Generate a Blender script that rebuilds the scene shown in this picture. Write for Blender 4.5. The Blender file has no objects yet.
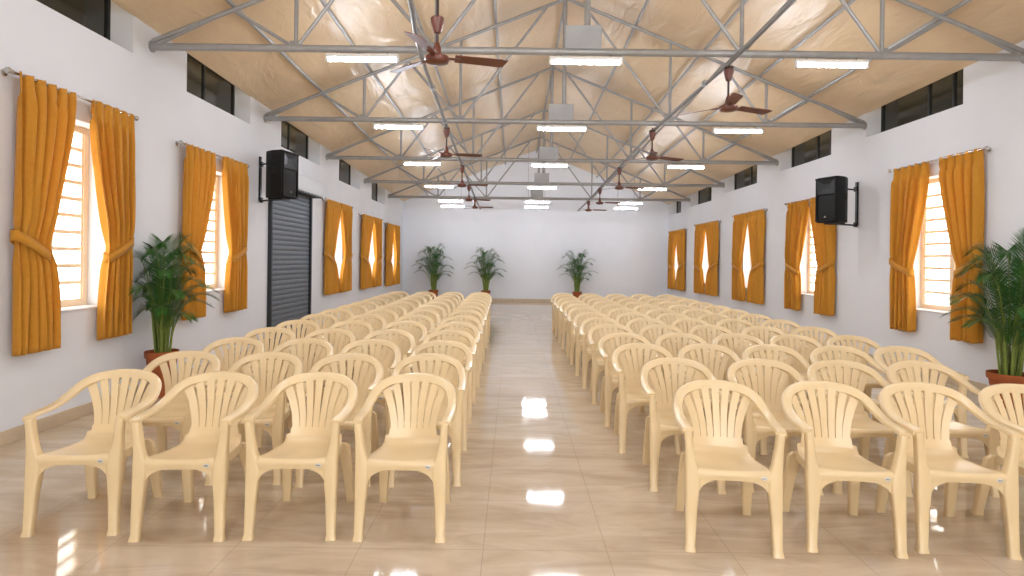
import bpy, bmesh, math, random
from mathutils import Vector, Matrix, noise
random.seed(7)
PI = math.pi
scene = bpy.context.scene
COL = scene.collection

# ------------------------------------------------------------------ helpers
class MB:
    """collects shapes, then links them as one mesh object"""
    def __init__(self):
        self.v = []; self.f = []
    def add(self, vs, fs):
        n = len(self.v)
        self.v += [tuple(p) for p in vs]
        self.f += [tuple(i + n for i in f) for f in fs]
        return self
    def box(self, x0, x1, y0, y1, z0, z1, M=None):
        vs = [Vector((x, y, z)) for z in (z0, z1) for y in (y0, y1) for x in (x0, x1)]
        if M is not None: vs = [M @ p for p in vs]
        return self.add(vs, [(0, 2, 3, 1), (4, 5, 7, 6), (0, 1, 5, 4), (2, 6, 7, 3), (0, 4, 6, 2), (1, 3, 7, 5)])
    def rbox(self, x0, x1, y0, y1, z0, z1, b=.01, seg=2, M=None):
        bm = bmesh.new()
        r = bmesh.ops.create_cube(bm, size=1)
        for p in bm.verts:
            p.co = Vector(((x0 + x1) / 2 + p.co.x * (x1 - x0), (y0 + y1) / 2 + p.co.y * (y1 - y0), (z0 + z1) / 2 + p.co.z * (z1 - z0)))
        bmesh.ops.bevel(bm, geom=list(bm.edges) + list(bm.verts), offset=b, segments=seg, affect='EDGES', profile=.5)
        return self.bm(bm, M)
    def bm(self, bm, M=None):
        bm.verts.index_update()
        vs = [(M @ p.co) if M is not None else p.co.copy() for p in bm.verts]
        fs = [[p.index for p in f.verts] for f in bm.faces]
        bm.free()
        return self.add(vs, fs)
    def tube(self, pts, r, n=10, caps=True):
        pts = [Vector(p) for p in pts]
        rs = r if isinstance(r, (list, tuple)) else [r] * len(pts)
        rings = []; prev = None
        for i, p in enumerate(pts):
            t = (pts[min(i + 1, len(pts) - 1)] - pts[max(i - 1, 0)]).normalized()
            if prev is None:
                a = Vector((0, 0, 1)) if abs(t.z) < .9 else Vector((1, 0, 0))
                u = t.cross(a).normalized()
            else:
                u = (prev - t * prev.dot(t)).normalized()
            w = t.cross(u); prev = u
            rings.append([p + (u * math.cos(2 * PI * k / n) + w * math.sin(2 * PI * k / n)) * rs[i] for k in range(n)])
        return self.loft(rings, caps)
    def loft(self, rings, caps=True, closed=True):
        n = len(rings[0]); vs = [p for r in rings for p in r]; fs = []
        for i in range(len(rings) - 1):
            for k in range(n if closed else n - 1):
                k2 = (k + 1) % n
                fs.append((i * n + k, i * n + k2, (i + 1) * n + k2, (i + 1) * n + k))
        if caps and closed:
            fs.append(tuple(range(n - 1, -1, -1))); fs.append(tuple(range((len(rings) - 1) * n, len(rings) * n)))
        return self.add(vs, fs)
    def lathe(self, prof, n=24, c=(0, 0, 0), M=None):
        rings = []
        for r, z in prof:
            ring = [Vector((c[0] + r * math.cos(2 * PI * k / n), c[1] + r * math.sin(2 * PI * k / n), c[2] + z)) for k in range(n)]
            if M is not None: ring = [M @ p for p in ring]
            rings.append(ring)
        return self.loft(rings, True)
    def build(self, name, mat=None, parent=None, smooth=True, loc=None, angle=40, recalc=True):
        me = bpy.data.meshes.new(name)
        me.from_pydata(self.v, [], self.f)
        if recalc:
            bm = bmesh.new(); bm.from_mesh(me)
            bmesh.ops.recalc_face_normals(bm, faces=bm.faces)
            bm.to_mesh(me); bm.free()
        if smooth:
            me.shade_smooth()
            try: me.set_sharp_from_angle(angle=math.radians(angle))
            except Exception: pass
        if mat: me.materials.append(mat)
        o = bpy.data.objects.new(name, me); COL.objects.link(o)
        if parent: o.parent = parent
        if loc: o.location = loc
        return o

def tag(o, label=None, cat=None, group=None, kind=None):
    if label: o['label'] = label
    if cat: o['category'] = cat
    if group: o['group'] = group
    if kind: o['kind'] = kind
    return o
def empty(name, loc=(0, 0, 0), rz=0.0):
    o = bpy.data.objects.new(name, None); COL.objects.link(o)
    o.location = loc; o.rotation_euler = (0, 0, rz); o.empty_display_size = .1
    return o
def copy_tree(o, parent=None):
    c = o.copy(); COL.objects.link(c)
    if parent: c.parent = parent
    for ch in list(o.children): copy_tree(ch, c)
    return c
def catmull(P, n):
    P = [Vector(p) for p in P]; out = []
    for i in range(len(P) - 1):
        p0 = P[max(i - 1, 0)]; p1 = P[i]; p2 = P[i + 1]; p3 = P[min(i + 2, len(P) - 1)]
        for k in range(n):
            t = k / n
            out.append(.5 * ((2 * p1) + (p2 - p0) * t + (2 * p0 - 5 * p1 + 4 * p2 - p3) * t * t + (3 * p1 - p0 - 3 * p2 + p3) * t ** 3))
    out.append(P[-1]); return out
def smooth01(t):
    t = max(0, min(1, t)); return t * t * (3 - 2 * t)

# ------------------------------------------------------------------ materials
def lin(c):
    return tuple(((x / 255) / 12.92 if x / 255 <= .04045 else ((x / 255 + .055) / 1.055) ** 2.4) for x in c) + (1,)
def mat(name, rgb, rough=.5, metal=0, spec=.5, var=.06, scale=6, bump=0, bscale=40, emit=None, estr=0, coat=0):
    m = bpy.data.materials.new(name); m.use_nodes = True
    nt = m.node_tree; N = nt.nodes; Lk = nt.links
    b = N['Principled BSDF']
    b.inputs['Roughness'].default_value = rough; b.inputs['Metallic'].default_value = metal
    b.inputs['Specular IOR Level'].default_value = spec
    if coat: b.inputs['Coat Weight'].default_value = coat
    tc = N.new('ShaderNodeTexCoord')
    c = lin(rgb)
    nz = N.new('ShaderNodeTexNoise'); nz.inputs['Scale'].default_value = scale; nz.inputs['Detail'].default_value = 4
    Lk.new(tc.outputs['Object'], nz.inputs['Vector'])
    rp = N.new('ShaderNodeValToRGB'); rp.color_ramp.elements[0].position = .3; rp.color_ramp.elements[1].position = .7
    rp.color_ramp.elements[0].color = tuple(x * (1 - var) for x in c[:3]) + (1,)
    rp.color_ramp.elements[1].color = tuple(min(1, x * (1 + var)) for x in c[:3]) + (1,)
    Lk.new(nz.outputs['Fac'], rp.inputs['Fac']); Lk.new(rp.outputs['Color'], b.inputs['Base Color'])
    if bump:
        n2 = N.new('ShaderNodeTexNoise'); n2.inputs['Scale'].default_value = bscale; n2.inputs['Detail'].default_value = 3
        Lk.new(tc.outputs['Object'], n2.inputs['Vector'])
        bp = N.new('ShaderNodeBump'); bp.inputs['Strength'].default_value = bump; bp.inputs['Distance'].default_value = .01
        Lk.new(n2.outputs['Fac'], bp.inputs['Height']); Lk.new(bp.outputs['Normal'], b.inputs['Normal'])
    if emit:
        b.inputs['Emission Color'].default_value = lin(emit); b.inputs['Emission Strength'].default_value = estr
    return m

WALLC = (222, 224, 229)
M_wall = mat('white_plaster', WALLC, .85, spec=.2, var=.015, scale=2, bump=.08, bscale=14)
M_plastic = mat('cream_plastic', (226, 202, 160), .27, spec=.5, var=.02, scale=5)
M_steel = mat('grey_painted_steel', (158, 158, 158), .42, metal=.25, var=.08, scale=9)
M_galv = mat('light_grey_sheet_metal', (164, 166, 168), .5, metal=.15, var=.05)
M_brown = mat('brown_fan_enamel', (98, 48, 30), .35, spec=.5, var=.08)
M_darkbrown = mat('dark_fan_fittings', (52, 33, 27), .4, var=.08)
M_black = mat('black_speaker_shell', (11, 11, 12), .6, spec=.3, var=.1, bump=.1, bscale=120)
M_grille = mat('black_speaker_grille', (11, 11, 11), .75, var=.3, scale=220)
M_horn = mat('speaker_horn', (22, 24, 27), .45, var=.05)
M_blackmetal = mat('black_bracket_metal', (30, 30, 31), .45, metal=.4, var=.08)
M_silver = mat('brushed_silver', (196, 196, 194), .25, metal=.9, var=.05)
M_terra = mat('terracotta', (158, 86, 48), .75, spec=.25, var=.12, scale=10, bump=.15, bscale=60)
M_soil = mat('potting_soil', (62, 46, 34), .95, spec=.1, var=.35, scale=60, bump=.6, bscale=90)
M_leaf = mat('palm_leaf_green', (38, 84, 24), .4, spec=.45, var=.22, scale=7)
M_cane = mat('palm_cane', (112, 128, 52), .5, var=.2, scale=14)
M_frame = mat('cream_window_paint', (244, 226, 198), .5, var=.03)
M_bar = mat('cream_window_bars', (248, 232, 206), .5, var=.03)
M_black_frame = mat('black_aluminium', (22, 23, 24), .45, var=.1)
M_darkglass = mat('dark_clerestory_glass', (44, 46, 38), .12, spec=.6, var=.2, scale=1.5)
M_skirt = mat('beige_skirting_tile', (196, 177, 150), .35, var=.08, scale=4)
M_shutter = mat('slate_grey_shutter_paint', (100, 107, 116), .55, metal=.15, var=.05)
M_shutterdark = mat('dark_shutter_rail', (44, 47, 52), .5, metal=.3, var=.05)
M_hood = mat('pale_shutter_hood', (200, 201, 203), .5, var=.03)
M_batten = mat('white_lamp_batten', (232, 232, 230), .5, var=.02)
M_tube = mat('lit_tube', (255, 255, 255), .3, var=0, emit=(236, 243, 255), estr=100)
M_tube_soft = mat('lit_tube_dimmer', (255, 255, 255), .3, var=0, emit=(236, 243, 255), estr=52)
M_pipe = mat('dull_grey_pipe', (122, 120, 118), .6, metal=.1, var=.08)
M_cable = mat('dark_cable', (60, 58, 56), .6, var=.1)
M_sticker = mat('silver_sticker', (206, 204, 200), .35, metal=.2, var=.2, scale=160)
M_stickertext = mat('sticker_print', (96, 100, 112), .5, var=.1)

def curtain_mat():
    m = mat('mustard_curtain_cloth', (210, 150, 56), .8, spec=.15, var=.05, scale=30, bump=.25, bscale=300)
    nt = m.node_tree; N = nt.nodes; Lk = nt.links
    b = N['Principled BSDF']; out = N['Material Output']
    b.inputs['Sheen Weight'].default_value = .2; b.inputs['Sheen Roughness'].default_value = .4
    tr = N.new('ShaderNodeBsdfTranslucent'); tr.inputs['Color'].default_value = lin((236, 166, 62))
    mx = N.new('ShaderNodeMixShader'); mx.inputs['Fac'].default_value = .22
    Lk.new(b.outputs[0], mx.inputs[1]); Lk.new(tr.outputs[0], mx.inputs[2]); Lk.new(mx.outputs[0], out.inputs['Surface'])
    return m
M_curtain = curtain_mat()

def glass_mat():
    m = bpy.data.materials.new('clear_window_glass'); m.use_nodes = True
    nt = m.node_tree; N = nt.nodes; Lk = nt.links
    N.remove(N['Principled BSDF']); out = N['Material Output']
    t = N.new('ShaderNodeBsdfTransparent'); g = N.new('ShaderNodeBsdfGlossy'); g.inputs['Roughness'].default_value = .03
    mx = N.new('ShaderNodeMixShader'); mx.inputs['Fac'].default_value = .05
    Lk.new(t.outputs[0], mx.inputs[1]); Lk.new(g.outputs[0], mx.inputs[2])
    Lk.new(mx.outputs[0], out.inputs['Surface'])
    return m
M_glass = glass_mat()

def floor_mat():
    m = bpy.data.materials.new('polished_beige_tiles'); m.use_nodes = True
    nt = m.node_tree; N = nt.nodes; Lk = nt.links; b = N['Principled BSDF']
    tc = N.new('ShaderNodeTexCoord')
    mp = N.new('ShaderNodeMapping'); mp.inputs['Scale'].default_value = (.55, 1.9, 1)
    Lk.new(tc.outputs['Object'], mp.inputs['Vector'])
    n1 = N.new('ShaderNodeTexNoise'); n1.inputs['Scale'].default_value = 2.1; n1.inputs['Detail'].default_value = 8
    n1.inputs['Distortion'].default_value = 1.4; n1.inputs['Roughness'].default_value = .6
    Lk.new(mp.outputs[0], n1.inputs['Vector'])
    rp = N.new('ShaderNodeValToRGB'); e = rp.color_ramp.elements
    e[0].position = .28; e[0].color = lin((181, 161, 137)); e[1].position = .72; e[1].color = lin((213, 197, 176))
    e2 = e.new(.5); e2.color = lin((199, 181, 157))
    Lk.new(n1.outputs['Fac'], rp.inputs['Fac'])
    sx = N.new('ShaderNodeSeparateXYZ'); Lk.new(tc.outputs['Object'], sx.inputs[0])
    def joint(sock, off, size):
        a = N.new('ShaderNodeMath'); a.operation = 'SUBTRACT'; Lk.new(sock, a.inputs[0]); a.inputs[1].default_value = off
        d = N.new('ShaderNodeMath'); d.operation = 'DIVIDE'; Lk.new(a.outputs[0], d.inputs[0]); d.inputs[1].default_value = size
        f = N.new('ShaderNodeMath'); f.operation = 'FRACT'; Lk.new(d.outputs[0], f.inputs[0])
        s = N.new('ShaderNodeMath'); s.operation = 'SUBTRACT'; Lk.new(f.outputs[0], s.inputs[0]); s.inputs[1].default_value = .5
        ab = N.new('ShaderNodeMath'); ab.operation = 'ABSOLUTE'; Lk.new(s.outputs[0], ab.inputs[0])
        g = N.new('ShaderNodeMath'); g.operation = 'GREATER_THAN'; Lk.new(ab.outputs[0], g.inputs[0]); g.inputs[1].default_value = .4962
        return g
    jx = joint(sx.outputs['X'], -.14, .66); jy = joint(sx.outputs['Y'], 3.2, .66)
    mxx = N.new('ShaderNodeMath'); mxx.operation = 'MAXIMUM'; Lk.new(jx.outputs[0], mxx.inputs[0]); Lk.new(jy.outputs[0], mxx.inputs[1])
    mix = N.new('ShaderNodeMix'); mix.data_type = 'RGBA'
    fac = N.new('ShaderNodeMath'); fac.operation = 'MULTIPLY'; Lk.new(mxx.outputs[0], fac.inputs[0]); fac.inputs[1].default_value = .4
    Lk.new(fac.outputs[0], mix.inputs['Factor']); Lk.new(rp.outputs['Color'], mix.inputs['A']); mix.inputs['B'].default_value = lin((140, 122, 100))
    Lk.new(mix.outputs['Result'], b.inputs['Base Color'])
    n2 = N.new('ShaderNodeTexNoise'); n2.inputs['Scale'].default_value = 3; n2.inputs['Detail'].default_value = 3
    Lk.new(tc.outputs['Object'], n2.inputs['Vector'])
    r2 = N.new('ShaderNodeMapRange'); r2.inputs['To Min'].default_value = .03; r2.inputs['To Max'].default_value = .075
    Lk.new(n2.outputs['Fac'], r2.inputs['Value']); Lk.new(r2.outputs[0], b.inputs['Roughness'])
    b.inputs['Specular IOR Level'].default_value = .4
    return m
M_floor = floor_mat()

def ceiling_mat():
    m = mat('tan_ceiling_sheet', (213, 188, 152), .36, spec=.45, var=.05, scale=1.4)
    nt = m.node_tree; N = nt.nodes; Lk = nt.links; b = N['Principled BSDF']
    tc = N.new('ShaderNodeTexCoord')
    mp = N.new('ShaderNodeMapping'); mp.inputs['Scale'].default_value = (2.2, .7, 1)
    Lk.new(tc.outputs['Object'], mp.inputs[0])
    n = N.new('ShaderNodeTexNoise'); n.inputs['Scale'].default_value = 1.6; n.inputs['Detail'].default_value = 3; n.inputs['Distortion'].default_value = .8
    Lk.new(mp.outputs[0], n.inputs['Vector'])
    bp = N.new('ShaderNodeBump'); bp.inputs['Strength'].default_value = .55; bp.inputs['Distance'].default_value = .08
    Lk.new(n.outputs['Fac'], bp.inputs['Height']); Lk.new(bp.outputs['Normal'], b.inputs['Normal'])
    return m
M_ceil = ceiling_mat()

# ------------------------------------------------------------------ room measures (metres)
XL, XR, XC = -4.10, 5.75, .825
Y0, YB = -4.0, 22.3
TH = .30
SLOPE = .40
HALF = XR - XC
def eave(y): return 4.11 - .028 * (y - 6.6)
def chord(y): return 3.90 - .026 * (y - 6.76)         # bottom chord height
def ceil_z(x, y): return eave(y) + SLOPE * (HALF - abs(x - XC))
TRUSS_Y = [.35, 3.55, 6.76, 9.85, 13.1, 16.43, 19.6]

# floor
fl = MB(); fl.box(XL - .4, XR + .4, Y0 - .4, YB + .4, -.12, 0)
tag(fl.build('floor', M_floor, smooth=False), 'polished beige tiled floor of the hall', 'floor', kind='structure')

# window tables: near edge, far edge, rod height, hem height, top/tie/hem widths of near and far curtain
WL = [(4.83, 6.29, 3.00, .72, (.62, .33, .44), (.62, .36, .45)),
      (7.30, 8.97, 2.91, .76, (.70, .38, .48), (.73, .45, .53)),
      (12.86, 14.85, 2.80, .74, (.95, .52, .84), (.95, .56, .82)),
      (15.93, 18.24, 2.715, .715, (1.11, .62, .99), (1.11, .66, .95)),
      (19.03, 21.15, 2.665, .66, (1.02, .62, .93), (1.02, .62, .90))]
WR = [(7.28, 8.98, 2.96, .60, (.74, .38, .42), (.76, .46, .50)),
      (10.63, 12.42, 2.78, .625, (.86, .52, .60), (.86, .52, .58)),
      (13.62, 15.45, 2.76, .61, (.89, .55, .78), (.88, .53, .76)),
      (16.66, 18.68, 2.70, .61, (.98, .62, .88), (.97, .60, .84)),
      (19.88, 21.80, 2.635, .595, (.92, .58, .84), (.92, .57, .80))]
def opening(w):
    m = .22 if w[1] - w[0] < 1.75 else .30 if w[1] - w[0] < 1.8 else .46
    sill = w[3] + .30
    return (w[0] + m, w[1] - m, sill, w[2] - .19)
CL = [(4.35, 6.43), (7.49, 9.30), (10.54, 12.65), (14.06, 15.95), (17.3, 19.1)]
CR = [(4.55, 6.62), (7.70, 9.82), (10.89, 12.97), (14.20, 16.32), (17.45, 19.5), (20.61, 22.1)]
def csill_L(a): return 3.60 - .036 * (a - 7.5)
def csill_R(a): return 3.62 - .028 * (a - 7.7)

def side_wall(name, x_in, x_out, holes, label):
    """thick wall with real openings; holes = (y0, y1, z0, z1), z1=None means up to the roof"""
    ys = sorted({Y0, YB} | {h[0] for h in holes} | {h[1] for h in holes})
    zs = sorted({0.0, 3.64} | {h[2] for h in holes} | {h[3] for h in holes if h[3]})
    zs = zs + [99.0]
    def hole(i, k):
        if i < 0 or k < 0 or i >= len(ys) - 1 or k >= len(zs) - 1: return True
        yc = (ys[i] + ys[i + 1]) / 2; zc = (zs[k] + zs[k + 1]) / 2 if zs[k + 1] < 90 else zs[k] + .01
        for h in holes:
            if h[0] < yc < h[1] and h[2] < zc and (h[3] is None or zc < h[3]): return True
        return False
    def Z(k, y): return zs[k] if zs[k] < 90 else eave(y) + .02 + .2
    mb = MB()
    for i in range(len(ys) - 1):
        for k in range(len(zs) - 1):
            if hole(i, k): continue
            a, b = ys[i], ys[i + 1]
            q = lambda x, y, kk: (x, y, Z(kk, y))
            mb.add([q(x_in, a, k), q(x_in, b, k), q(x_in, b, k + 1), q(x_in, a, k + 1)], [(0, 1, 2, 3)])
            mb.add([q(x_out, a, k), q(x_out, b, k), q(x_out, b, k + 1), q(x_out, a, k + 1)], [(3, 2, 1, 0)])
            if hole(i - 1, k): mb.add([q(x_in, a, k), q(x_in, a, k + 1), q(x_out, a, k + 1), q(x_out, a, k)], [(0, 1, 2, 3)])
            if hole(i + 1, k): mb.add([q(x_in, b, k), q(x_out, b, k), q(x_out, b, k + 1), q(x_in, b, k + 1)], [(0, 1, 2, 3)])
            if hole(i, k - 1): mb.add([q(x_in, a, k), q(x_out, a, k), q(x_out, b, k), q(x_in, b, k)], [(0, 1, 2, 3)])
            if hole(i, k + 1): mb.add([q(x_in, a, k + 1), q(x_in, b, k + 1), q(x_out, b, k + 1), q(x_out, a, k + 1)], [(0, 1, 2, 3)])
    o = mb.build(name, M_wall, smooth=False)
    bm = bmesh.new(); bm.from_mesh(o.data)
    bmesh.ops.remove_doubles(bm, verts=bm.verts, dist=.0005)
    bmesh.ops.recalc_face_normals(bm, faces=bm.faces); bm.to_mesh(o.data); bm.free()
    tag(o, label, 'wall', kind='structure')
hl = [opening(w) for w in WL] + [(a, b, csill_L(a), None) for a, b in CL]
hr = [opening(w) for w in WR] + [(a, b, csill_R(a), None) for a, b in CR]
side_wall('wall_left', XL, XL - TH, hl, 'white plastered wall with the roller shutter')
side_wall('wall_right', XR, XR + TH, hr, 'white plastered wall opposite the roller shutter')
def gable(name, y, yo, label):
    mb = MB()
    e = eave(y)
    pts = [(XL - TH, 0), (XR + TH, 0), (XR + TH, e + .05), (XC, ceil_z(XC, y) + .15), (XL - TH, e + .05)]
    vs = [(x, y, z) for x, z in pts] + [(x, yo, z) for x, z in pts]
    mb.add(vs, [(0, 1, 2, 3, 4), (9, 8, 7, 6, 5)] + [(i, (i + 1) % 5, 5 + (i + 1) % 5, 5 + i) for i in range(5)])
    tag(mb.build(name, M_wall, smooth=False), label, 'wall', kind='structure')
gable('wall_back', YB, YB + .3, 'plain white gable wall at the far end')
# unseen wall behind the viewer; its wide doorway is added for frontal daylight
fw_ = MB(); e0 = eave(Y0)
for a, b in ((XL - TH, XC - 2.1), (XC + 2.1, XR + TH)): fw_.box(a, b, Y0 - .3, Y0, 0, 3.0)
gp = [(XL - TH, 3.0), (XR + TH, 3.0), (XR + TH, e0 + .05), (XC, ceil_z(XC, Y0) + .15), (XL - TH, e0 + .05)]
fw_.add([(x, Y0, z) for x, z in gp] + [(x, Y0 - .3, z) for x, z in gp], [(0, 1, 2, 3, 4), (9, 8, 7, 6, 5)] + [(i, (i + 1) % 5, 5 + (i + 1) % 5, 5 + i) for i in range(5)])
tag(fw_.build('wall_front', M_wall, smooth=False), 'white gable wall behind the viewer with a doorway added for light', 'wall', kind='structure')

# ceiling: two slopes of tan sheet, softly sagging between the purlins
PURLIN_D = [0.0, 1.15, 2.25, 3.2, 4.05]
cm = MB()
nx, ny = 72, 150
for i in range(nx + 1):
    for j in range(ny + 1):
        x = XL - TH + (XR - XL + 2 * TH) * i / nx; y = Y0 - .3 + (YB - Y0 + .6) * j / ny
        p = Vector((x * 1.1, y * .55, 0))
        z = ceil_z(x, y) + .035 * noise.noise(p) + .012 * noise.noise(p * 3.1)
        if i in (0, nx): z = eave(y) + .25                  # the sheet folds up over the wall head
        if i in (1, nx - 1): x = XL - .006 if i == 1 else XR + .006; z = eave(y) + .25
        if i in (2, nx - 2): x = XL - .004 if i == 2 else XR + .004; z = eave(y)
        cm.v.append((x, y, z))
for i in range(nx):
    for j in range(ny):
        a = i * (ny + 1) + j
        cm.f.append((a, a + 1, a + ny + 2, a + ny + 1))
co = cm.build('ceiling', M_ceil, angle=60)
tag(co, 'tan sheeting under the pitched roof', 'ceiling', kind='structure')
sd = co.modifiers.new('thick', 'SOLIDIFY'); sd.thickness = .04; sd.offset = 1 if co.data.polygons[0].normal.z > 0 else -1

# baseboards
def base(name, bx, label):
    mb = MB(); mb.rbox(*bx, b=.004, seg=1)
    tag(mb.build(name, M_skirt, smooth=False), label, 'baseboard', kind='structure')
base('baseboard_left', (XL - .002, XL + .018, Y0, 9.9, 0, .115), 'beige tile skirting below the curtained left wall')
t = MB(); t.rbox(XL - .002, XL + .018, 12.1, YB, 0, .115, b=.004, seg=1)
tag(t.build('trim_1', M_skirt, smooth=False), 'beige tile skirting beyond the roller shutter', 'baseboard', kind='structure')
base('baseboard_right', (XR - .018, XR + .002, Y0, YB, 0, .115), 'beige tile skirting below the right wall')
base('baseboard_back', (XL, XR, YB - .018, YB + .002, 0, .115), 'beige tile skirting across the far wall')

# ------------------------------------------------------------------ windows
wn = [0]
def lower_window(w, side, xin):
    a, b, s, t = opening(w)
    sg = -1 if side == 'left' else 1                       # outward direction
    X = xin + sg * .235
    wn[0] += 1
    root = empty('window_%d' % wn[0], (X, (a + b) / 2, s))
    hw = (b - a) / 2; h = t - s
    fr = MB()
    fw = .06
    fr.box(-.03, .03, -hw, -hw + fw, 0, h); fr.box(-.03, .03, hw - fw, hw, 0, h)
    fr.box(-.03, .03, -hw + fw, hw - fw, 0, fw + .03); fr.box(-.03, .03, -hw + fw, hw - fw, h - fw, h)
    fr.build('frame', M_frame, root, smooth=False)
    mu = MB(); mu.box(-.035, .035, -.045, .045, fw + .03, h - fw)
    mu.build('mullion', M_frame, root, smooth=False)
    nb = 10
    for side2 in (-1, 1):
        y0, y1 = (-hw + fw, -.045) if side2 < 0 else (.045, hw - fw)
        br = MB()
        br.box(-.02, .02, y0, y0 + .022, fw + .03, h - fw); br.box(-.02, .02, y1 - .022, y1, fw + .03, h - fw)
        for k in range(1, nb):
            z = fw + .03 + (h - 2 * fw - .03) * k / nb
            br.box(-.016, .016, y0, y1, z - .018, z + .018)
        br.build('sash', M_bar, root, smooth=False)
        g = MB(); xx = sg * .018
        g.box(xx - .002, xx + .002, y0 + .01, y1 - .01, fw + .04, h - fw - .01)
        g.build('pane', M_glass, root, smooth=False)
    st = MB(); xa, xb = sorted((-sg * .205, -sg * .255))
    xa, xb = sorted((sg * .03, -sg * .25))
    st.rbox(xa, xb, -hw + .002, hw - .002, -.001, .022, b=.006, seg=1)
    st.build('sill', M_wall, root, smooth=False)
    o = ['nearest', 'second', 'third', 'fourth', 'farthest']
    i = (WL if side == 'left' else WR).index(w)
    tag(root, 'cream barred window between mustard curtains, %s along the %s wall' % (o[i], side), 'window', kind='structure')
for w in WL: lower_window(w, 'left', XL)
for w in WR: lower_window(w, 'right', XR)

def clerestory(a, b, s, side, xin, i):
    sg = -1 if side == 'left' else 1
    X = xin + sg * .27
    wn[0] += 1
    root = empty('window_%d' % wn[0], (X, a, s))
    def top(y): return eave(a + y) + .2 - s
    L = b - a; f = .045
    def bar(mb, y0, y1, z0, z1):
        zt = lambda y: top(y) if z1 is None else z1
        zb = lambda y: top(y) + z0 if z0 < 0 else z0
        vs = [(x, y, z) for x in (-.025, .025) for y, z in ((y0, zb(y0)), (y1, zb(y1)), (y1, zt(y1)), (y0, zt(y0)))]
        mb.add(vs, [(0, 1, 2, 3), (7, 6, 5, 4), (0, 4, 5, 1), (1, 5, 6, 2), (2, 6, 7, 3), (3, 7, 4, 0)])
    fr = MB()
    bar(fr, 0, f, 0, None); bar(fr, L - f, L, 0, None); bar(fr, f, L - f, 0, f); bar(fr, f, L - f, -f, None)
    fr.build('frame', M_black_frame, root, smooth=False)
    cuts = [.5] if side == 'left' else [.24, .47]
    ed = [0] + cuts + [1]
    for c in cuts:
        m = MB(); bar(m, L * c - .02, L * c + .02, f, -.0 if False else None); m.build('mullion', M_black_frame, root, smooth=False)
    for k in range(len(ed) - 1):
        y0, y1 = L * ed[k] + f * .5, L * ed[k + 1] - f * .5
        g = MB()
        vs = [(x, y, z) for x in (-.006, .006) for y, z in ((y0, f * .5), (y1, f * .5), (y1, top(y1) - f * .5), (y0, top(y0) - f * .5))]
        g.add(vs, [(0, 1, 2, 3), (7, 6, 5, 4), (0, 4, 5, 1), (1, 5, 6, 2), (2, 6, 7, 3), (3, 7, 4, 0)])
        g.build('pane', M_darkglass, root, smooth=False)
    n = ['nearest', 'second', 'third', 'fourth', 'fifth', 'farthest']
    tag(root, 'dark glazed strip window under the eaves, %s along the %s wall' % (n[i], side), 'window', kind='structure')
for i, (a, b) in enumerate(CL): clerestory(a, b, csill_L(a), 'left', XL, i)
for i, (a, b) in enumerate(CR): clerestory(a, b, csill_R(a), 'right', XR, i)

# ------------------------------------------------------------------ curtains
def curtain_mesh(ztop, zbot, ws, mir, seed, npl):
    """outer edge on y=0, cloth spreads to +y (mir=1) or -y (mir=-1); x is the depth of the folds"""
    rnd = random.Random(seed)
    nu, nv = npl * 12, 44
    H = ztop - zbot; tie = .60
    ph = [rnd.uniform(-.5, .5) for _ in range(8)]
    amp = [rnd.uniform(.75, 1.2) for _ in range(npl + 2)]
    mb = MB()
    def width(v):
        if v < tie:
            s = v / tie
            pw = 1.7 if ws[0] < .8 else 1.15
            return ws[0] + (ws[1] - ws[0]) * (s ** pw * .75 + smooth01(s) * .25)
        s = (v - tie) / (1 - tie)
        return ws[1] + (ws[2] - ws[1]) * math.sin(min(1, s * 1.1) * PI / 2) ** .8
    rows = []
    for j in range(nv + 1):
        v = j / nv
        w = width(v)
        z = ztop - H * v
        tdist = abs(v - tie)
        sq = math.exp(-(tdist / .055) ** 2)               # squeezed under the tie-back
        row = []
        for i in range(nu + 1):
            u = i / nu
            wob = .035 * math.sin(2 * PI * (u * 1.3 + ph[0]) + v * 3.2) * (1 if v > .05 else 0)
            k = int(u * npl)
            a = .046 * amp[k] * (1 - .35 * sq) * (.55 + .45 * min(1, v / .12))
            ph_ = 2 * PI * npl * (u + wob * .5)
            x = a * math.cos(ph_) + .010 * math.sin(2.7 * ph_ + ph[1] * 6 + v * 4)
            if v < .07: x = a * (abs(math.cos(ph_ / 2)) ** .6 * 1.8 - .9)
            x *= (1 - .12 * sq)
            y = w * u + .010 * math.sin(ph_ * 2 + 1) * (1 - sq) * (0 if i in (0, nu) else 1)
            zz = z + (.006 * math.sin(ph_) if j == 0 else 0) - (.10 * u - .03) * sq * .4
            if j == nv: zz += .008 * math.sin(ph_ + 1)
            row.append((x, y * mir, zz))
        rows.append(row)
    vs = [p for r in rows for p in r]; n = nu + 1; fs = []
    for j in range(nv):
        for i in range(nu):
            q = (j * n + i, j * n + i + 1, (j + 1) * n + i + 1, (j + 1) * n + i)
            fs.append(q)
    mb.add(vs, fs)
    return mb, width(tie), ztop - H * tie
def solid(o, t):
    m = o.modifiers.new('thick', 'SOLIDIFY'); m.thickness = t; m.offset = 0
    return o
ORD = ['nearest', 'second', 'third', 'fourth', 'farthest']
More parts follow.
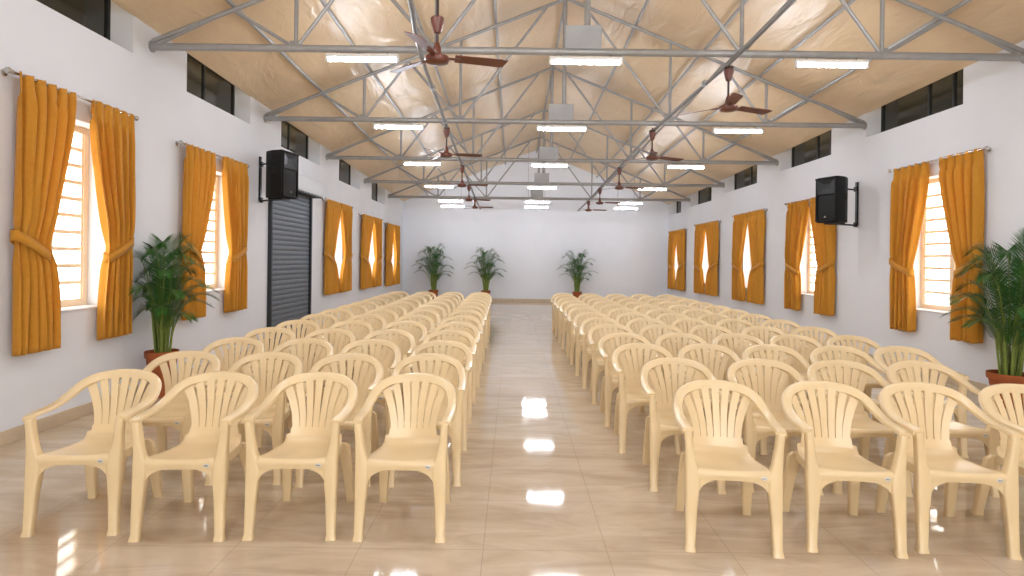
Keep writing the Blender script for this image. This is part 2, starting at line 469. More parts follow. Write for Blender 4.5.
def curtains_for(w, side, xin, i):
    sg = 1 if side == 'left' else -1                        # into the room
    ya, yb, zr, zh, wn_, wf_ = w
    Xc = xin + sg * .088
    # rod
    rod = empty('curtain_rod', (xin + sg * .082, (ya + yb) / 2, zr))
    L = (yb - ya) / 2 + .035
    r = MB(); r.tube([(0, -L, 0), (0, L, 0)], .0125, 12); r.build('pole', M_silver, rod)
    for e in (-1, 1):
        f = MB()
        M = Matrix.Translation((0, e * L, 0)) @ Matrix.Rotation(-e * PI / 2, 4, 'X')
        f.lathe([(.001, 0), (.016, .0), (.02, .006), (.015, .016), (.011, .022), (.024, .032), (.028, .045), (.022, .058), (.001, .066)], 14, M=M)
        f.build('finial', M_silver, rod)
        b = MB(); yy = e * (L - .012)
        b.tube([(0, yy, 0), (-sg * .068, yy, 0)], .008, 8)
        b.lathe([(.001, 0), (.028, 0), (.028, .01), (.015, .016), (.001, .016)], 14, M=Matrix.Translation((-sg * .0805, yy, 0)) @ Matrix.Rotation(sg * PI / 2, 4, 'Y'))
        b.build('bracket', M_silver, rod)
    tag(rod, 'silver curtain rod over the %s window of the %s wall' % (ORD[i], side), 'curtain rod', 'curtain rods')
    for q, (yo, ws, mir) in enumerate(((ya, wn_, 1), (yb, wf_, -1))):
        root = empty('curtain', (Xc, yo, 0))
        mb, wt, zt = curtain_mesh(zr + .018, zh, ws, mir, i * 7 + q * 3 + (50 if sg < 0 else 0), 5 if ws[0] < .8 else 6)
        solid(mb.build('panel', M_curtain, root, angle=80, recalc=False), .004)
        # tie-back band
        tb = MB(); n = 28; rings = []
        for k in range(n):
            a = 2 * PI * k / n
            yy = wt / 2 + (wt / 2 + .014) * math.cos(a); xx = .054 * math.copysign(abs(math.sin(a)) ** .45, math.sin(a))
            drop = -.17 * (yy / max(wt, .01)) + .05
            rings.append(((xx, yy * mir, zt + drop)))
        vs = []
        for (x, y, z) in rings: vs += [(x, y, z - .043), (x, y, z + .043)]
        fs = [(2 * k, 2 * ((k + 1) % n), 2 * ((k + 1) % n) + 1, 2 * k + 1) for k in range(n)]
        tb.add(vs, fs)
        solid(tb.build('tieback', M_curtain, root, angle=60), .008)
        hk = MB()
        yh = (.10 if mir > 0 else .02) * mir
        hk.tube([(-sg * .085, yh, zt + .06), (-sg * .03, yh, zt + .06), (0, yh, zt + .065), (.0, yh, zt + .09)], .006, 8)
        hk.lathe([(.001, 0), (.022, 0), (.022, .006), (.001, .006)], 12, M=Matrix.Translation((-sg * .0865, yh, zt + .06)) @ Matrix.Rotation(sg * PI / 2, 4, 'Y'))
        hk.build('hook', M_silver, root)
        tag(root, 'mustard pleated curtain on the %s side of the %s window, %s wall' % (('near', 'far')[q], ORD[i], side),
            'curtain', 'mustard curtains of the hall')
for i, w in enumerate(WL): curtains_for(w, 'left', XL, i)
for i, w in enumerate(WR): curtains_for(w, 'right', XR, i)

# ------------------------------------------------------------------ roller shutter
sh = empty('roller_shutter', (XL, 11.03, 0))
sc = MB(); prof = []
npitch = 31; z0, z1 = .09, 2.80; p = (z1 - z0) / npitch
zz = []
for k in range(npitch):
    b = z0 + k * p
    zz += [(b, .012), (b + p * .1, .018), (b + p * .4, .025), (b + p * .7, .025), (b + p * .93, .019), (b + p * .97, .012)]
zz.append((z1, .012))
vs = [(x, y, z) for (z, x) in zz for y in (-.96, .96)]
sc.add(vs, [(2 * k, 2 * k + 1, 2 * k + 3, 2 * k + 2) for k in range(len(zz) - 1)])
sc.box(.004, .012, -.96, .96, z0, z1)
sc.build('slat_panel', M_shutter, sh, angle=25, recalc=False)
for e in (-1, 1):
    g = MB(); g.rbox(.0, .065, e * .985 - .03, e * .985 + .03, 0, 2.8, b=.006, seg=1); g.build('guide_rail', M_shutterdark, sh, smooth=False)
bb = MB(); bb.rbox(.006, .05, -.955, .955, .0, .09, b=.008, seg=1); bb.build('bottom_bar', M_shutterdark, sh, smooth=False)
hd = MB(); hd.rbox(.0, .27, -1.06, 1.06, 2.76, 3.04, b=.02, seg=2); hd.build('hood', M_hood, sh)
hl_ = MB(); hl_.box(.02, .255, -1.04, 1.04, 2.735, 2.762); hl_.build('hood_lip', M_shutterdark, sh, smooth=False)
tag(sh, 'closed slate grey roller shutter with pale hood on the wall', 'roller shutter')

# ------------------------------------------------------------------ loudspeakers
def speaker(x, y, zb, h, yaw, xw, yw, side):
    """cabinet front faces local -y"""
    root = empty('loudspeaker', (x, y, zb), yaw)
    W, D = .40, .36
    # trapezoid cabinet
    cb = MB(); rings = []
    pl = [(-W / 2, -D / 2), (W / 2, -D / 2), (W / 2 - .02, .02), (W / 2 - .10, D / 2), (-W / 2 + .10, D / 2), (-W / 2 + .02, .02)]
    bm = bmesh.new()
    lo = [bm.verts.new((a, b, 0)) for a, b in pl]; hi = [bm.verts.new((a, b, h)) for a, b in pl]
    bm.faces.new(lo[::-1]); bm.faces.new(hi)
    for k in range(6): bm.faces.new((lo[k], lo[(k + 1) % 6], hi[(k + 1) % 6], hi[k]))
    bmesh.ops.bevel(bm, geom=list(bm.edges), offset=.016, segments=3, affect='EDGES', profile=.5)
    cb.bm(bm); cb.build('cabinet', M_black, root)
    # raised baffle rim with horn mouth and woofer grille
    rim = MB(); f = -D / 2
    for bx in ((-W / 2 + .01, -W / 2 + .035), (W / 2 - .035, W / 2 - .01)): rim.rbox(bx[0], bx[1], f - .03, f + .01, .02, h - .02, b=.006)
    rim.rbox(-W / 2 + .01, W / 2 - .01, f - .045, f + .01, h - .045, h - .015, b=.008)
    rim.rbox(-W / 2 + .01, W / 2 - .01, f - .03, f + .01, .015, .04, b=.006)
    rim.rbox(-W / 2 + .03, W / 2 - .03, f - .022, f + .01, h * .60, h * .63, b=.005)
    rim.build('baffle_rim', M_black, root)
    hm = MB(); a0, a1, b0, b1 = -W / 2 + .035, W / 2 - .035, h * .63, h - .045
    c0, c1, d0, d1 = -.06, .06, h * .74, h * .84
    fo, fi = f - .022, f + .085
    hm.add([(a0, fo, b0), (a1, fo, b0), (a1, fo, b1), (a0, fo, b1), (c0, fi, d0), (c1, fi, d0), (c1, fi, d1), (c0, fi, d1)],
           [(0, 1, 5, 4), (1, 2, 6, 5), (2, 3, 7, 6), (3, 0, 4, 7), (4, 5, 6, 7)])
    # the horn sits in front of the cabinet face as a shallow flare
    for k in range(4, 8):
        v = hm.v[k]; hm.v[k] = (v[0], f - .0025, v[2])
    hm.build('horn', M_horn, root, smooth=False, recalc=False)
    gr = MB(); n = 10; rows = []
    for j in range(n + 1):
        zc = .04 + (h * .6 - .04) * j / n
        rows.append([(a0 + (a1 - a0) * i / n, f - .006 - .022 * math.sin(PI * i / n) ** .6 * math.sin(PI * j / n) ** .4, zc) for i in range(n + 1)])
    gr.loft(rows, caps=False, closed=False); gr.build('grille', M_grille, root)
    lg = MB(); lg.rbox(-.013, .013, f - .034, f - .026, .075, .105, b=.004); lg.build('badge', M_silver, root)
    for e in (-1, 1):
        hb = MB()
        M = Matrix.Translation((e * (W / 2 - .012), -.03, h * .56)) @ Matrix.Rotation(e * math.radians(-6), 4, 'Z')
        hb.rbox(-.006, .006, -.06, .06, -.05, .05, b=.004, M=M)
        hb.rbox(-.009, .009, -.045, -.006, -.035, -.005, b=.003, M=M); hb.rbox(-.009, .009, .006, .045, -.035, -.005, b=.003, M=M)
        hb.rbox(-.009, .009, -.045, -.006, .005, .035, b=.003, M=M); hb.rbox(-.009, .009, .006, .045, .005, .035, b=.003, M=M)
        hb.build('handle_cup', M_grille, root)
    tag(root, {'left': 'black wall loudspeaker beside the roller shutter', 'right': 'black wall loudspeaker overlapping a mustard curtain'}[side], 'loudspeaker')
    sg = 1 if side == 'left' else -1
    br = empty('speaker_mount', (xw, yw, zb - .026))
    H = h * .98
    v = MB(); v.rbox(min(0, sg * .03), max(0, sg * .03), -.03, .03, 0, H, b=.005, seg=1); v.build('wall_bar', M_blackmetal, br, smooth=False)
    Mr = Matrix.Rotation(yaw, 3, 'Z')
    for k, zz_ in enumerate((.005, H - .13)):
        p0 = Vector((sg * .02, 0, zz_ + (.0 if k else 0)))
        bk = Mr @ Vector((0, D / 2 - .002, 0)); bk = Vector((x - xw + bk.x, y - yw + bk.y, zz_))
        if k == 0: bk = Vector((x - xw, y - yw, zz_))
        a = MB(); a.tube([p0, (p0 + bk) / 2, bk], .014, 8)
        a.box(-.018, .018, -.03, .03, -.03, .05, M=Matrix.Translation((sg * .035, 0, zz_)))
        if k == 0: a.box(-.10, .10, -.12, .12, -.005, .018, M=Matrix.Translation(bk) @ Matrix.Rotation(yaw, 4, 'Z'))
        a.build('arm', M_blackmetal, br)
    tag(br, 'black steel wall bracket holding the loudspeaker %s' % {'left': 'beside the roller shutter', 'right': 'over the curtain'}[side], 'bracket')
speaker(-3.68, 9.42, 2.47, .73, math.radians(75), XL, 9.66, 'left')
speaker(5.24, 9.80, 2.22, .74, -math.radians(68), XR, 10.03, 'right')

# ------------------------------------------------------------------ roof trusses
ORDT = ['', '', 'first', 'second', 'third', 'fourth', 'fifth']
def truss(y, idx):
    T = chord(y); drop = .14
    root = empty('roof_truss', (XC, y, T))
    def tz(d): return ceil_z(XC + d, y) - T - drop
    r = .042
    c = MB(); c.tube([(-HALF, 0, 0), (HALF, 0, 0)], r, 12)
    for e in (-1, 1): c.tube([(e * (HALF - .012), 0, 0), (e * HALF, 0, 0)], r * 1.55, 12)
    c.build('bottom_chord', M_steel, root)
    for e in (-1, 1):
        m = MB(); m.tube([(e * (HALF - .02), 0, tz(HALF)), (0, 0, tz(0))], .027, 10); m.build('top_chord', M_steel, root)
        def web(b, t, rr=.022):
            m = MB(); m.tube([(e * b[0], 0, b[1]), (e * t[0], 0, t[1])], rr, 8); m.build('web_member', M_steel, root)
        web((1.72, 0), (1.72, tz(1.72)), .024); web((3.3, 0), (3.3, tz(3.3)), .024)
        web((1.72, 0), (.3, tz(.3))); web((1.72, 0), (2.6, tz(2.6)))
        web((3.3, 0), (2.55, tz(2.55))); web((3.3, 0), (4.02, tz(4.02)))
        web((HALF - .02, 0), (4.02, tz(4.02)), .018)
        for d in (1.72, 3.3):
            g = MB(); g.rbox(e * d - .07, e * d + .07, -.012, .012, .02, .085, b=.004, seg=1); g.build('gusset_plate', M_steel, root, smooth=False)
    k = MB(); k.tube([(-.02, 0, .25), (-.02, 0, tz(.02))], .035, 10); k.build('king_post', M_steel, root)
    g = MB(); g.rbox(-.275, .135, -.05, -.03, .02, .285, b=.005, seg=1); g.build('centre_plate', M_galv, root, smooth=False)
    if idx > 1:
        lab = 'grey steel pipe roof truss, %s one counted from the camera' % ORDT[idx]
    else:
        lab = 'grey steel pipe roof truss %s, above the frame' % ('over the viewer' if idx == 0 else 'over the empty floor before the front row')
    tag(root, lab, 'roof truss', 'roof trusses')
for i, y in enumerate(TRUSS_Y): truss(y, i)

# purlins and the two fan pipes
for d, nm in [(0, 'ridge')] + [(s * q, n) for q, n in ((1.15, 'first'), (2.25, 'second'), (3.2, 'third'), (4.02, 'fourth')) for s in (-1, 1)]:
    m = MB()
    m.tube([(XC + d, y, ceil_z(XC + d, y) - .085) for y in (Y0, 8, 15, YB)], .024, 8)
    o = m.build('purlin', M_steel)
    tag(o, 'grey pipe purlin along the ridge of the tan ceiling' if d == 0 else
        'grey pipe purlin on the %s slope, %s one down from the ridge' % ('left' if d < 0 else 'right', nm), 'purlin', 'roof purlins')

FAN_L = [(-.66, 5.05, 3.23, (10, 140, 258)), (-1.13, 9.98, 3.28, (4, 124, 244)), (-1.16, 13.4, 3.20, (-8, 112, 232)), (-1.22, 16.3, 3.17, (10, 130, 250)), (-1.235, 19.0, 3.20, (-2, 118, 238))]
FAN_R = [(2.47, 6.95, 3.34, (20, 140, 260)), (2.29, 9.98, 3.275, (20, 140, 260)), (2.35, 13.4, 3.19, (8, 128, 248)), (2.38, 16.6, 3.155, (-6, 114, 234)), (2.42, 19.4, 3.19, (2, 122, 242))]
def pipe(pts, label, clamps):
    root = empty('conduit_pipe', pts[0])
    o = Vector(pts[0])
    m = MB(); m.tube([p - o for p in catmull(pts, 6)], .026, 10); m.build('pipe', M_pipe, root)
    for c in clamps:
        cc = Vector(c) - o
        k = MB(); k.lathe([(.026, -.03), (.04, -.03), (.04, .03), (.026, .03)], 12, M=Matrix.Translation(cc) @ Matrix.Rotation(PI / 2, 4, 'X'))
        k.build('clamp', M_steel, root)
    tag(root, label, 'pipe', 'longitudinal fan pipes')
pl = [(-.84, -3.9, 3.90), (-.86, 3.6, 3.88), (-.93, 5.2, 3.83), (-1.06, 6.76, 3.83), (-1.12, 9.85, 3.745), (-1.16, 13.1, 3.66), (-1.2, 16.43, 3.575), (-1.23, 19.6, 3.49), (-1.24, YB, 3.43)]
pr = [(2.44, -3.9, 3.98), (2.44, 3.6, 3.91), (2.44, 6.76, 3.83), (2.33, 9.85, 3.745), (2.35, 13.1, 3.66), (2.38, 16.43, 3.575), (2.41, 19.6, 3.49), (2.42, YB, 3.43)]
pipe(pl, 'grey pipe running lengthwise under the trusses, carrying the left fans', [(-1.085, 7.9, 3.805), (-1.12, 9.6, 3.75)])
pipe(pr, 'grey pipe running lengthwise under the trusses, carrying the right fans', [(2.4, 7.6, 3.81)])

# ------------------------------------------------------------------ ceiling fans
def fan(x, y, zh, ang, ztop, label):
    root = empty('ceiling_fan', (x, y, zh), 0)
    rd = MB(); rd.tube([(0, 0, .05), (0, 0, ztop - zh)], .0125, 10); rd.build('down_rod', M_darkbrown, root)
    ca = MB()
    zt = min(ztop - zh, .47) if ztop - zh < .6 else .37
    ca.lathe([(.012, zt - .16), (.03, zt - .15), (.055, zt - .06), (.058, zt - .03), (.05, zt - .02), (.014, zt - .015)], 18)
    ca.build('canopy_cup', M_brown, root)
    if ztop - zh < .6:
        hk = MB(); hk.rbox(-.05, .05, -.035, .035, zt - .015, zt + .012, b=.005, seg=1); hk.tube([(0, 0, zt), (0, 0, zt + .05)], .012, 8)
        hk.build('hanger', M_darkbrown, root)
    ho = MB()
    ho.lathe([(.001, -.045), (.05, -.043), (.095, -.03), (.105, -.008), (.1, .016), (.06, .036), (.035, .05), (.033, .09), (.02, .13), (.012, .15)], 28)
    ho.build('motor_housing', M_brown, root)
    for a in ang:
        b = MB(); n = 8; top = []; bot = []
        A = math.radians(a)
        R = Matrix.Rotation(A, 4, 'Z')
        for k in range(n + 1):
            t = k / n; rr = .15 + .45 * t
            hw = .052 + .012 * t
            if k == n: hw *= .8
            tl = math.radians(-13)
            for s, arr in ((-1, bot), (1, top)):
                arr.append(R @ Vector((rr + (.0 if s < 0 else -.035 * (k == n)), s * hw * math.cos(tl), .012 + s * hw * math.sin(tl) - .012 * t)))
        vs = []
        for dz in (-.003, .003): vs += [p + Vector((0, 0, dz)) for p in bot] + [p + Vector((0, 0, dz)) for p in top]
        m = n + 1; fs = []
        for k in range(n):
            fs += [(k, k + 1, m + k + 1, m + k), (2 * m + k, 3 * m + k, 3 * m + k + 1, 2 * m + k + 1), (k, 2 * m + k, 2 * m + k + 1, k + 1), (m + k, m + k + 1, 3 * m + k + 1, 3 * m + k)]
        fs += [(0, m, 3 * m, 2 * m), (n, 2 * m + n, 3 * m + n, m + n)]
        b.add(vs, fs)
        bl = b.build('blade', M_brown, root, angle=30)
        ar = MB(); ar.rbox(.085, .2, -.022, .022, .004, .014, b=.003, seg=1, M=R); ar.build('blade_arm', M_brown, bl, smooth=False)
    tag(root, label, 'ceiling fan', 'brown ceiling fans')
FO = ['nearest', 'second', 'third', 'fourth', 'farthest']
for side, L in (('left', FAN_L), ('right', FAN_R)):
    for i, (x, y, zh, ang) in enumerate(L):
        if side == 'left' and i == 0: ztop = ceil_z(x, y) - .06
        else:
            P = pl if side == 'left' else pr
            for a, b in zip(P, P[1:]):
                if a[1] <= y <= b[1]:
                    ztop = a[2] + (b[2] - a[2]) * (y - a[1]) / (b[1] - a[1]) - .02
        fan(x, y, zh, ang, ztop, 'brown three-blade ceiling fan, %s of the %s row' % (FO[i], side))

# ------------------------------------------------------------------ tube lights
def lamp(x, y, z, hang, label):
    root = empty('tube_light', (x, y, z))
    L = .41
    bt = MB(); bt.rbox(-L, L, -.022, .022, .022, .062, b=.005, seg=1); bt.build('batten', M_batten, root, smooth=False)
    tb = MB(); tb.tube([(-L + .03, 0, 0), (L - .03, 0, 0)], .02, 12); tb.build('tube', M_tube if y < 15 else M_tube_soft, root)
    for e in (-1, 1):
        en = MB(); en.rbox(e * (L - .015) - .016, e * (L - .015) + .016, -.02, .02, -.024, .024, b=.004, seg=1); en.build('end_cap', M_batten, root, smooth=False)
        w = MB(); w.tube([(e * .28, 0, .06), (e * .28, 0, hang)], .004, 6); w.build('hanger', M_cable, root)
    tag(root, label, 'tube light', 'lit tube lights')
LX = [-1.6, -1.68, -1.72, -1.9, -2.0, -2.04, -2.06]
RX = [3.5, 3.52, 3.55, 3.66, 3.74, 3.78, 3.8]
CX = [.8, .8, .79, .77, .77, .77, .77]
for i, y in enumerate(TRUSS_Y):
    for nm, X in (('left', LX), ('centre', CX), ('right', RX)):
        if i > 1: lab = 'glowing white tube light in the %s line, under the %s truss' % (nm, ORDT[i])
        else: lab = 'unseen tube light added to the %s line, %s' % (nm, 'above the viewer' if i == 0 else 'above the floor before the front row')  # lamps out of view, continuing the lines, added as fill light
        lamp(X[i], y - .02, chord(y) - .125, .085, lab)
for nm, X in (('left', -2.06), ('centre', .77), ('right', 3.8)):
    y = 20.3
    lamp(X, y, 3.33, ceil_z(X, y) - 3.35, 'glowing white tube light in the %s line, last before the far wall' % nm)

# ------------------------------------------------------------------ plastic armchair
def rect_ring(cx, cy, z, wx, wy, b=.012, lean=None):
    """rounded rectangle in the horizontal plane"""
    out = []
    for sx, sy, a0 in ((1, 1, 0), (-1, 1, 90), (-1, -1, 180), (1, -1, 270)):
        for k in range(3):
            a = math.radians(a0 + 45 * k)
            out.append(Vector((cx + sx * (wx / 2 - b) + b * math.cos(a), cy + sy * (wy / 2 - b) + b * math.sin(a), z)))
    return out
def back_y(x, z):
    t = (z - .42) / .41
    return .185 + .105 * t - .02 * t * (1 - t) - .75 * x * x
def make_chair():
    root = empty('plastic_armchair')
    # seat: grid shell with waterfall front and apron
    rows = []
    prof = [(-.262, .352, 0), (-.268, .372, 0), (-.272, .398, 0), (-.268, .415, .2), (-.255, .424, .4), (-.23, .424, .7), (-.18, .417, 1), (-.10, .409, 1), (0, .403, 1), (.09, .401, 1), (.15, .406, .8), (.178, .42, .5), (.19, .445, .2)]
    nu = 22
    for (y, z, dish) in prof:
        tt = max(0, min(1, (y + .27) / .46))
        hw = .238 - .05 * tt
        row = []
        for i in range(nu + 1):
            u = -1 + 2 * i / nu
            x = hw * u
            zz = z - .012 * dish * (1 - u * u) + .0
            yy = y - (.018 * (1 - u * u) if y < -.2 else 0)
            if z < .39: zz += .02 * (1 - abs(u) ** 2.2) - .012 * max(0, abs(u) - .75) * 4   # arched lower edge of the apron
            if y > .1: yy = y - .75 * x * x * (y - .1) / .09
            if abs(u) > .96: zz -= .006 if z > .39 else 0
            row.append((x, yy, zz))
        rows.append(row)
    s = MB(); s.loft(rows, False, False)
    # side aprons
    for e in (-1, 1):
        r2 = []
        for (y, z, d) in prof[3:11]:
            tt = max(0, min(1, (y + .27) / .46)); hw = .238 - .05 * tt
            r2.append([(e * hw, y, z - .006), (e * (hw + .004), y, z - .02), (e * (hw + .004), y, z - .05)])
        s.loft(r2, False, False)
    so = s.build('seat', M_plastic, root, angle=70, recalc=False)
    # backrest: solid foot panel and seven fanned slats
    b = MB()
    def patch(fn, nu, nv, th=.005):
        g0 = []; g1 = []
        for j in range(nv + 1):
            ra, rb = [], []
            for i in range(nu + 1):
                x, z = fn(i / nu, j / nv); y = back_y(x, z)
                ra.append(Vector((x, y - th, z))); rb.append(Vector((x, y + th, z)))
            g0.append(ra); g1.append(rb)
        rings = [g0[j] + g1[j][::-1] for j in range(nv + 1)]
        b.loft(rings, True)
    patch(lambda u, v: ((-.165 + .33 * u) * (1 - .04 * v), .425 + .055 * v), 12, 3)
    def arch_z(x): return .795 - 1.35 * x * x - 18 * max(0, abs(x) - .12) ** 2.6
    ns = 7
    for k in range(ns):
        c = (k - (ns - 1) / 2) / ((ns - 1) / 2)
        xb = c * .130; xt = c * .214
        zt = .800 - .034 * abs(c) ** 2
        def f(u, v, c=c, xb=xb, xt=xt, zt=zt):
            z = .472 + (zt - .472) * v
            cc = xb + (xt - xb) * (v ** 1.8)
            w = .0385 - .003 * math.sin(PI * v) + .012 * v
            if abs(c) > .9: w += .006
            return cc + (u - .5) * w, z
        patch(f, 3, 10)
    b.build('backrest', M_plastic, root, angle=45)
    # one continuous band: armrest - arch - armrest
    half = [(.268, -.262, .642), (.274, -.20, .650), (.277, -.08, .653), (.277, .02, .668), (.268, .115, .703), (.238, .20, .754), (.175, .252, .788), (.09, .28, .803), (0, .288, .807)]
    pts = [Vector(p) for p in half] + [Vector((-x, y, z)) for x, y, z in half[-2::-1]]
    path = catmull(pts, 5)
    rings = []
    n = len(path)
    for i, p in enumerate(path):
        t = (path[min(i + 1, n - 1)] - path[max(i - 1, 0)]).normalized()
        out = Vector((p.x, 0, max(0, (p.z - .66)) * 1.45)).normalized()
        w = (out - t * out.dot(t)).normalized(); th = t.cross(w).normalized()
        if th.z < 0 and abs(th.z) > .3 or (abs(th.z) <= .3 and th.y > 0): th = -th
        a = .031; q = .013
        sec = [(-a, -q * .6), (-a, q * .3), (-a * .8, q), (a * .75, q), (a, q * .3), (a, -q * 1.6), (a * .8, -q * 1.6), (a * .78, -q * .2), (-a * .75, -q * .2), (-a * .8, -q * .6)]
        rings.append([p + w * u + th * v for u, v in sec])
    ar = MB(); ar.loft(rings, True)
    ar.build('arm_band', M_plastic, root, angle=50)
    # legs
    for e in (-1, 1):
        l = MB()
        st = [(0, .249, -.278, .066, .056), (.012, .249, -.277, .062, .052), (.03, .248, -.272, .056, .046), (.2, .243, -.258, .066, .054), (.34, .236, -.246, .084, .064), (.40, .236, -.244, .082, .064), (.45, .248, -.243, .06, .058), (.55, .258, -.246, .047, .054), (.62, .264, -.248, .046, .054), (.641, .266, -.248, .05, .05)]
        l.loft([rect_ring(e * x, y, z, wx, wy) for z, x, y, wx, wy in st], True)
        # web fillet curving from the leg into the apron
        fil = []
        for k in range(7):
            a = k / 6 * PI / 2
            fil.append((.205 - .095 * (1 - math.cos(a)), .275 + .085 * math.sin(a)))
        vs = []; 
        for yy in (-.268, -.258):
            for (x, z) in fil: vs.append((e * x, yy, z))
            for (x, z) in fil: vs.append((e * .228, yy, max(z, .372) if x < .16 else max(z, .30)))
        m = 7; fs = []
        for o in (0, 2 * m):
            for k in range(m - 1): fs.append((o + k, o + k + 1, o + m + k + 1, o + m + k))
        for k in range(m - 1): fs.append((k, k + 1, 2 * m + k + 1, 2 * m + k))
        l.add(vs, fs)
        l.build('leg', M_plastic, root, angle=50)
        l = MB()
        st = [(0, .222, .292, .056, .05), (.02, .221, .288, .052, .046), (.2, .21, .25, .066, .05), (.36, .19, .205, .085, .05), (.385, .176, .182, .07, .03)]
        l.loft([rect_ring(e * x, y, z, wx, wy, .008) for z, x, y, wx, wy in st], True)
        l.build('leg', M_plastic, root, angle=50)
    # oval maker's sticker on the apron
    bd = MB(); n = 20
    M = Matrix.Translation((.168, -.2815, .392)) @ Matrix.Rotation(PI / 2, 4, 'X') @ Matrix.Rotation(0.0, 4, 'Y') @ Matrix.Diagonal((1.75, 1, 1, 1))
    bd.lathe([(.0008, -.0004), (.0105, -.0004), (.0105, .0012), (.0098, .0018), (.0008, .0018)], n, M=M)
    bo = bd.build('sticker', M_sticker, root)
    tag(bo, 'oval silver sticker')
    bt = MB()
    for k in range(5): bt.box(.168 - .011 + k * .0047, .168 - .0078 + k * .0047, -.2841, -.2832, .3895, .3945)
    bt.build('sticker_print', M_stickertext, bo, smooth=False)
    for ch in root.children:                               # slimmer across, as the chairs in the hall are
        for o in (ch, *ch.children):
            for v in o.data.vertices:
                v.co.x *= .905; v.co.y *= .93
                v.co.z = v.co.z * 1.035 if v.co.z < .45 else .4658 + (v.co.z - .45) * .905
    return root
proto = make_chair()
ROWN = ['front row', 'second row', 'third row', 'fourth row', 'fifth row', 'sixth row', 'seventh row', 'eighth row', 'ninth row', 'tenth row', 'eleventh row', 'twelfth row', 'last row']
COLN = ['at the aisle', 'second from the aisle', 'third from the aisle', 'fourth from the aisle', 'fifth from the aisle, by the wall']
rc = random.Random(3)
first = [True]
def chair(x, y, rz, label):
    o = proto if first[0] else copy_tree(proto)
    first[0] = False
    o.location = (x, y, 0); o.rotation_euler = (0, 0, rz)
    tag(o, label, 'chair', 'cream plastic armchairs in rows')
# origin of the chair sits .29 m in front of the top of its backrest
LCOL = [-.60, -1.21, -1.82, -2.43]
RCOL = [1.21, 1.86, 2.46, 3.06, 3.50]
for r in range(13):
    yl = 3.55 + .80 * r; yr = 3.47 + .812 * r
    for c, x in enumerate(LCOL):
        j = rc.uniform(-.02, .02)
        rz = math.radians([0, 1, 2, 4][c] if r == 0 else 2.5 + rc.uniform(-2, 2))
        off = 0 if r == 0 else .0
        chair(x + j * .5 + off - .010 * r, yl + rc.uniform(-.03, .03), rz, 'cream plastic armchair, left block, %s, %s' % (ROWN[r], COLN[c]))
    for c, x in enumerate(RCOL):
        if r < 2 and c == 4: continue
        rz = -math.radians(7 if r == 0 else (4 if r == 1 else 2 + rc.uniform(-1.5, 1.5)))
        if r == 0: x = x + .02
        if r > 1: x = 1.13 + .58 * c
        chair(x + rc.uniform(-.008, .008), yr + rc.uniform(-.03, .03), rz, 'cream plastic armchair, right block, %s, %s' % (ROWN[r], COLN[c]))

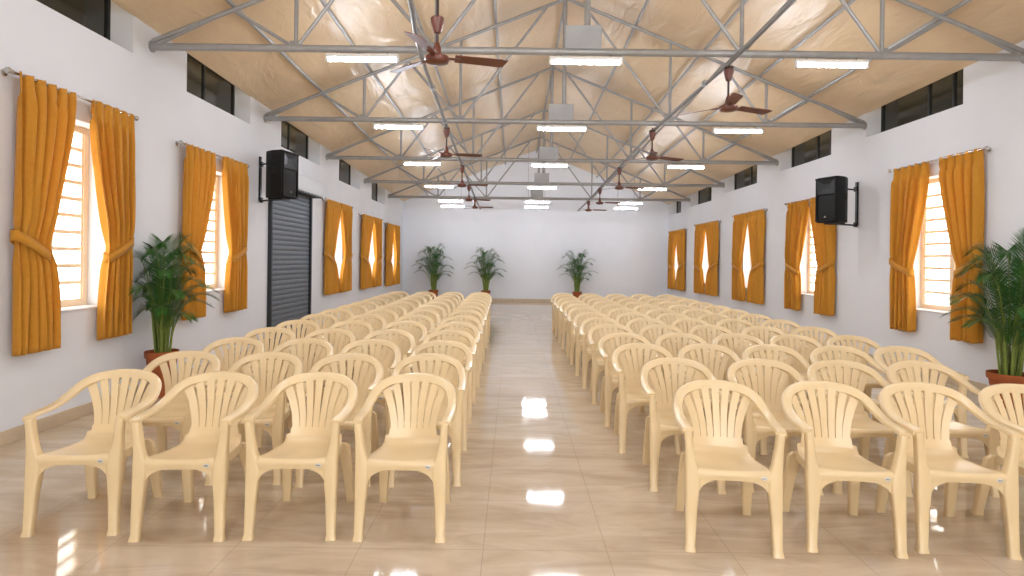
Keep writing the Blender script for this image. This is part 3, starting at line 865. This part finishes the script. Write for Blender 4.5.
# ------------------------------------------------------------------ potted palms
def palm(x, y, pot_h, pot_r, top, label, seed, walls, n=18, spread=.75, canes=11):
    rnd = random.Random(seed)
    root = empty('potted_palm', (x, y, 0))
    p = MB()
    p.lathe([(.001, 0), (pot_r * .68, 0), (pot_r * .7, .01), (pot_r * .92, pot_h - .07), (pot_r, pot_h - .07), (pot_r * 1.02, pot_h - .06), (pot_r * 1.03, pot_h - .004), (pot_r * 1.0, pot_h), (pot_r * .93, pot_h - .004), (pot_r * .9, pot_h - .05), (.001, pot_h - .05)], 32)
    p.build('pot', M_terra, root, angle=50)
    s = MB(); s.lathe([(.001, pot_h - .028), (pot_r * .5, pot_h - .026), (pot_r * .9, pot_h - .036), (pot_r * .9, pot_h - .048), (.001, pot_h - .048)], 24)
    s.build('soil', M_soil, root)
    zb = pot_h - .035
    TH_ = top - zb
    for k in range(n):
        t = k / (n - 1)                                     # 0 = inner upright, 1 = outer, low and arching
        az = k * 2.39996 + rnd.uniform(-.3, .3)
        H = TH_ * (1.06 - .66 * t + rnd.uniform(-.05, .03))
        R = spread * (.22 + .78 * math.sin(PI * min(.62, .08 + .6 * t))) * rnd.uniform(.85, 1.12)
        dx, dy = math.cos(az), math.sin(az)
        lf = .225 * rnd.uniform(.85, 1.1) * TH_ / 1.25 * (1.1 - .25 * t)
        for (nx_, ny_, dist) in walls:                      # stay clear of the walls
            c = dx * nx_ + dy * ny_
            if c > .05: R = min(R, max(.04, (dist - .08) / c))
        q0 = rnd.random()
        base = Vector((dx * pot_r * .45 * q0, dy * pot_r * .45 * q0, zb))
        P0 = base; P1 = base + Vector((dx * R * .10, dy * R * .10, H * .60)); P2 = base + Vector((dx * R * .42, dy * R * .42, H * (1.10 + .06 * t))); P3 = base + Vector((dx * R, dy * R, H * (.95 - .12 * t)))
        m = 26
        def B(t): return (1 - t) ** 3 * P0 + 3 * (1 - t) ** 2 * t * P1 + 3 * (1 - t) * t * t * P2 + t ** 3 * P3
        pts = [B(i / m) for i in range(m + 1)]
        rc_ = MB(); rc_.tube(pts, [.008 - .0065 * i / m for i in range(m + 1)], 6)
        fr = rc_.build('frond', M_cane, root)
        lv = MB()
        side = Vector((-dy, dx, 0))
        nl = 31
        for i in range(nl):
            tt = .34 + .66 * i / (nl - 1)
            p = B(tt); tg = (B(min(1, tt + .02)) - B(tt - .02)).normalized()
            up = side.cross(tg); up = up if up.z > 0 else -up
            q = i / (nl - 1)
            Ln = lf * (.35 + .75 * math.sin(PI * min(1, .12 + q * .78))) * (1 - .2 * q)
            for e in (-1, 1):
                d = (tg * (.72 + .5 * q) + side * e * (.9 - .3 * q) + up * .16).normalized()
                dr = Vector((0, 0, -1)) * Ln * (.12 + .12 * rnd.random())
                a = p; md = p + d * Ln * .5 + dr * .15; tp = p + d * Ln + dr
                for (nx_, ny_, dist) in walls:
                    for vv in (md, tp):
                        ov = vv.x * nx_ + vv.y * ny_ - (dist - .015)
                        if ov > 0: vv.x -= nx_ * ov; vv.y -= ny_ * ov
                nn = tg.cross(d)
                wv = nn.cross(d).normalized() * (.0056 * TH_ / 1.25)
                lv.add([a - wv * .4, a + wv * .4, md + wv, md - wv, tp], [(0, 1, 2, 3), (3, 2, 4)])
        lv.build('leaflets', M_leaf, fr, smooth=False, recalc=False)
    for k in range(canes):
        a = k * 2.4; rr = pot_r * .5 * math.sqrt((k + .5) / canes)
        c = MB(); b0 = Vector((rr * math.cos(a), rr * math.sin(a), zb - .01))
        lean = Vector((math.cos(a) * .1, math.sin(a) * .1, 1))
        hh = (top - zb) * rnd.uniform(.35, .5)
        c.tube([b0, b0 + lean * hh * .5, b0 + lean * hh], [.014, .012, .006], 7); c.build('cane', M_cane, root)
    tag(root, label, 'potted plant', 'potted palms')
palm(-3.86, 6.62, .50, .165, 1.68, 'potted palm between the two nearest windows of the left wall', 11, [(-1, 0, .26)], 28, .5)
palm(5.48, 6.60, .375, .205, 1.78, 'large potted palm against the right wall', 5, [(1, 0, .27)], 30, .60, 14)
palm(-2.86, 21.75, .43, .17, 1.98, 'potted palm at the far wall, nearest the left corner', 21, [(0, 1, .55)], 20, .72)
palm(-.97, 21.75, .43, .17, 1.88, 'potted palm at the far wall, behind the left aisle chairs', 31, [(0, 1, .55)], 20, .72)
palm(2.34, 21.75, .43, .17, 1.86, 'potted palm at the far wall, behind the right block of chairs', 41, [(0, 1, .55)], 20, .72)

# ------------------------------------------------------------------ light, camera
w = bpy.data.worlds.new('overcast_sky'); scene.world = w; w.use_nodes = True
bg = w.node_tree.nodes['Background']
bg.inputs['Color'].default_value = (1.0, .965, .91, 1); bg.inputs['Strength'].default_value = 4.0

cam = bpy.data.cameras.new('camera'); co_ = bpy.data.objects.new('camera', cam); COL.objects.link(co_)
cam.sensor_width = 36; cam.lens = 600 / 1024 * 36
cam.shift_x = -1 / 1024; cam.shift_y = -28 / 1024
co_.matrix_world = Matrix.Translation((0, 0, 1.547)) @ Matrix.Rotation(PI / 2, 4, 'X') @ Matrix.Rotation(.0125, 4, 'Z')
cam.clip_start = .05
scene.camera = co_
vs_ = scene.view_settings
vs_.view_transform = 'Standard'; vs_.look = 'None'; vs_.exposure = .97; vs_.gamma = 1; vs_.use_curve_mapping = False
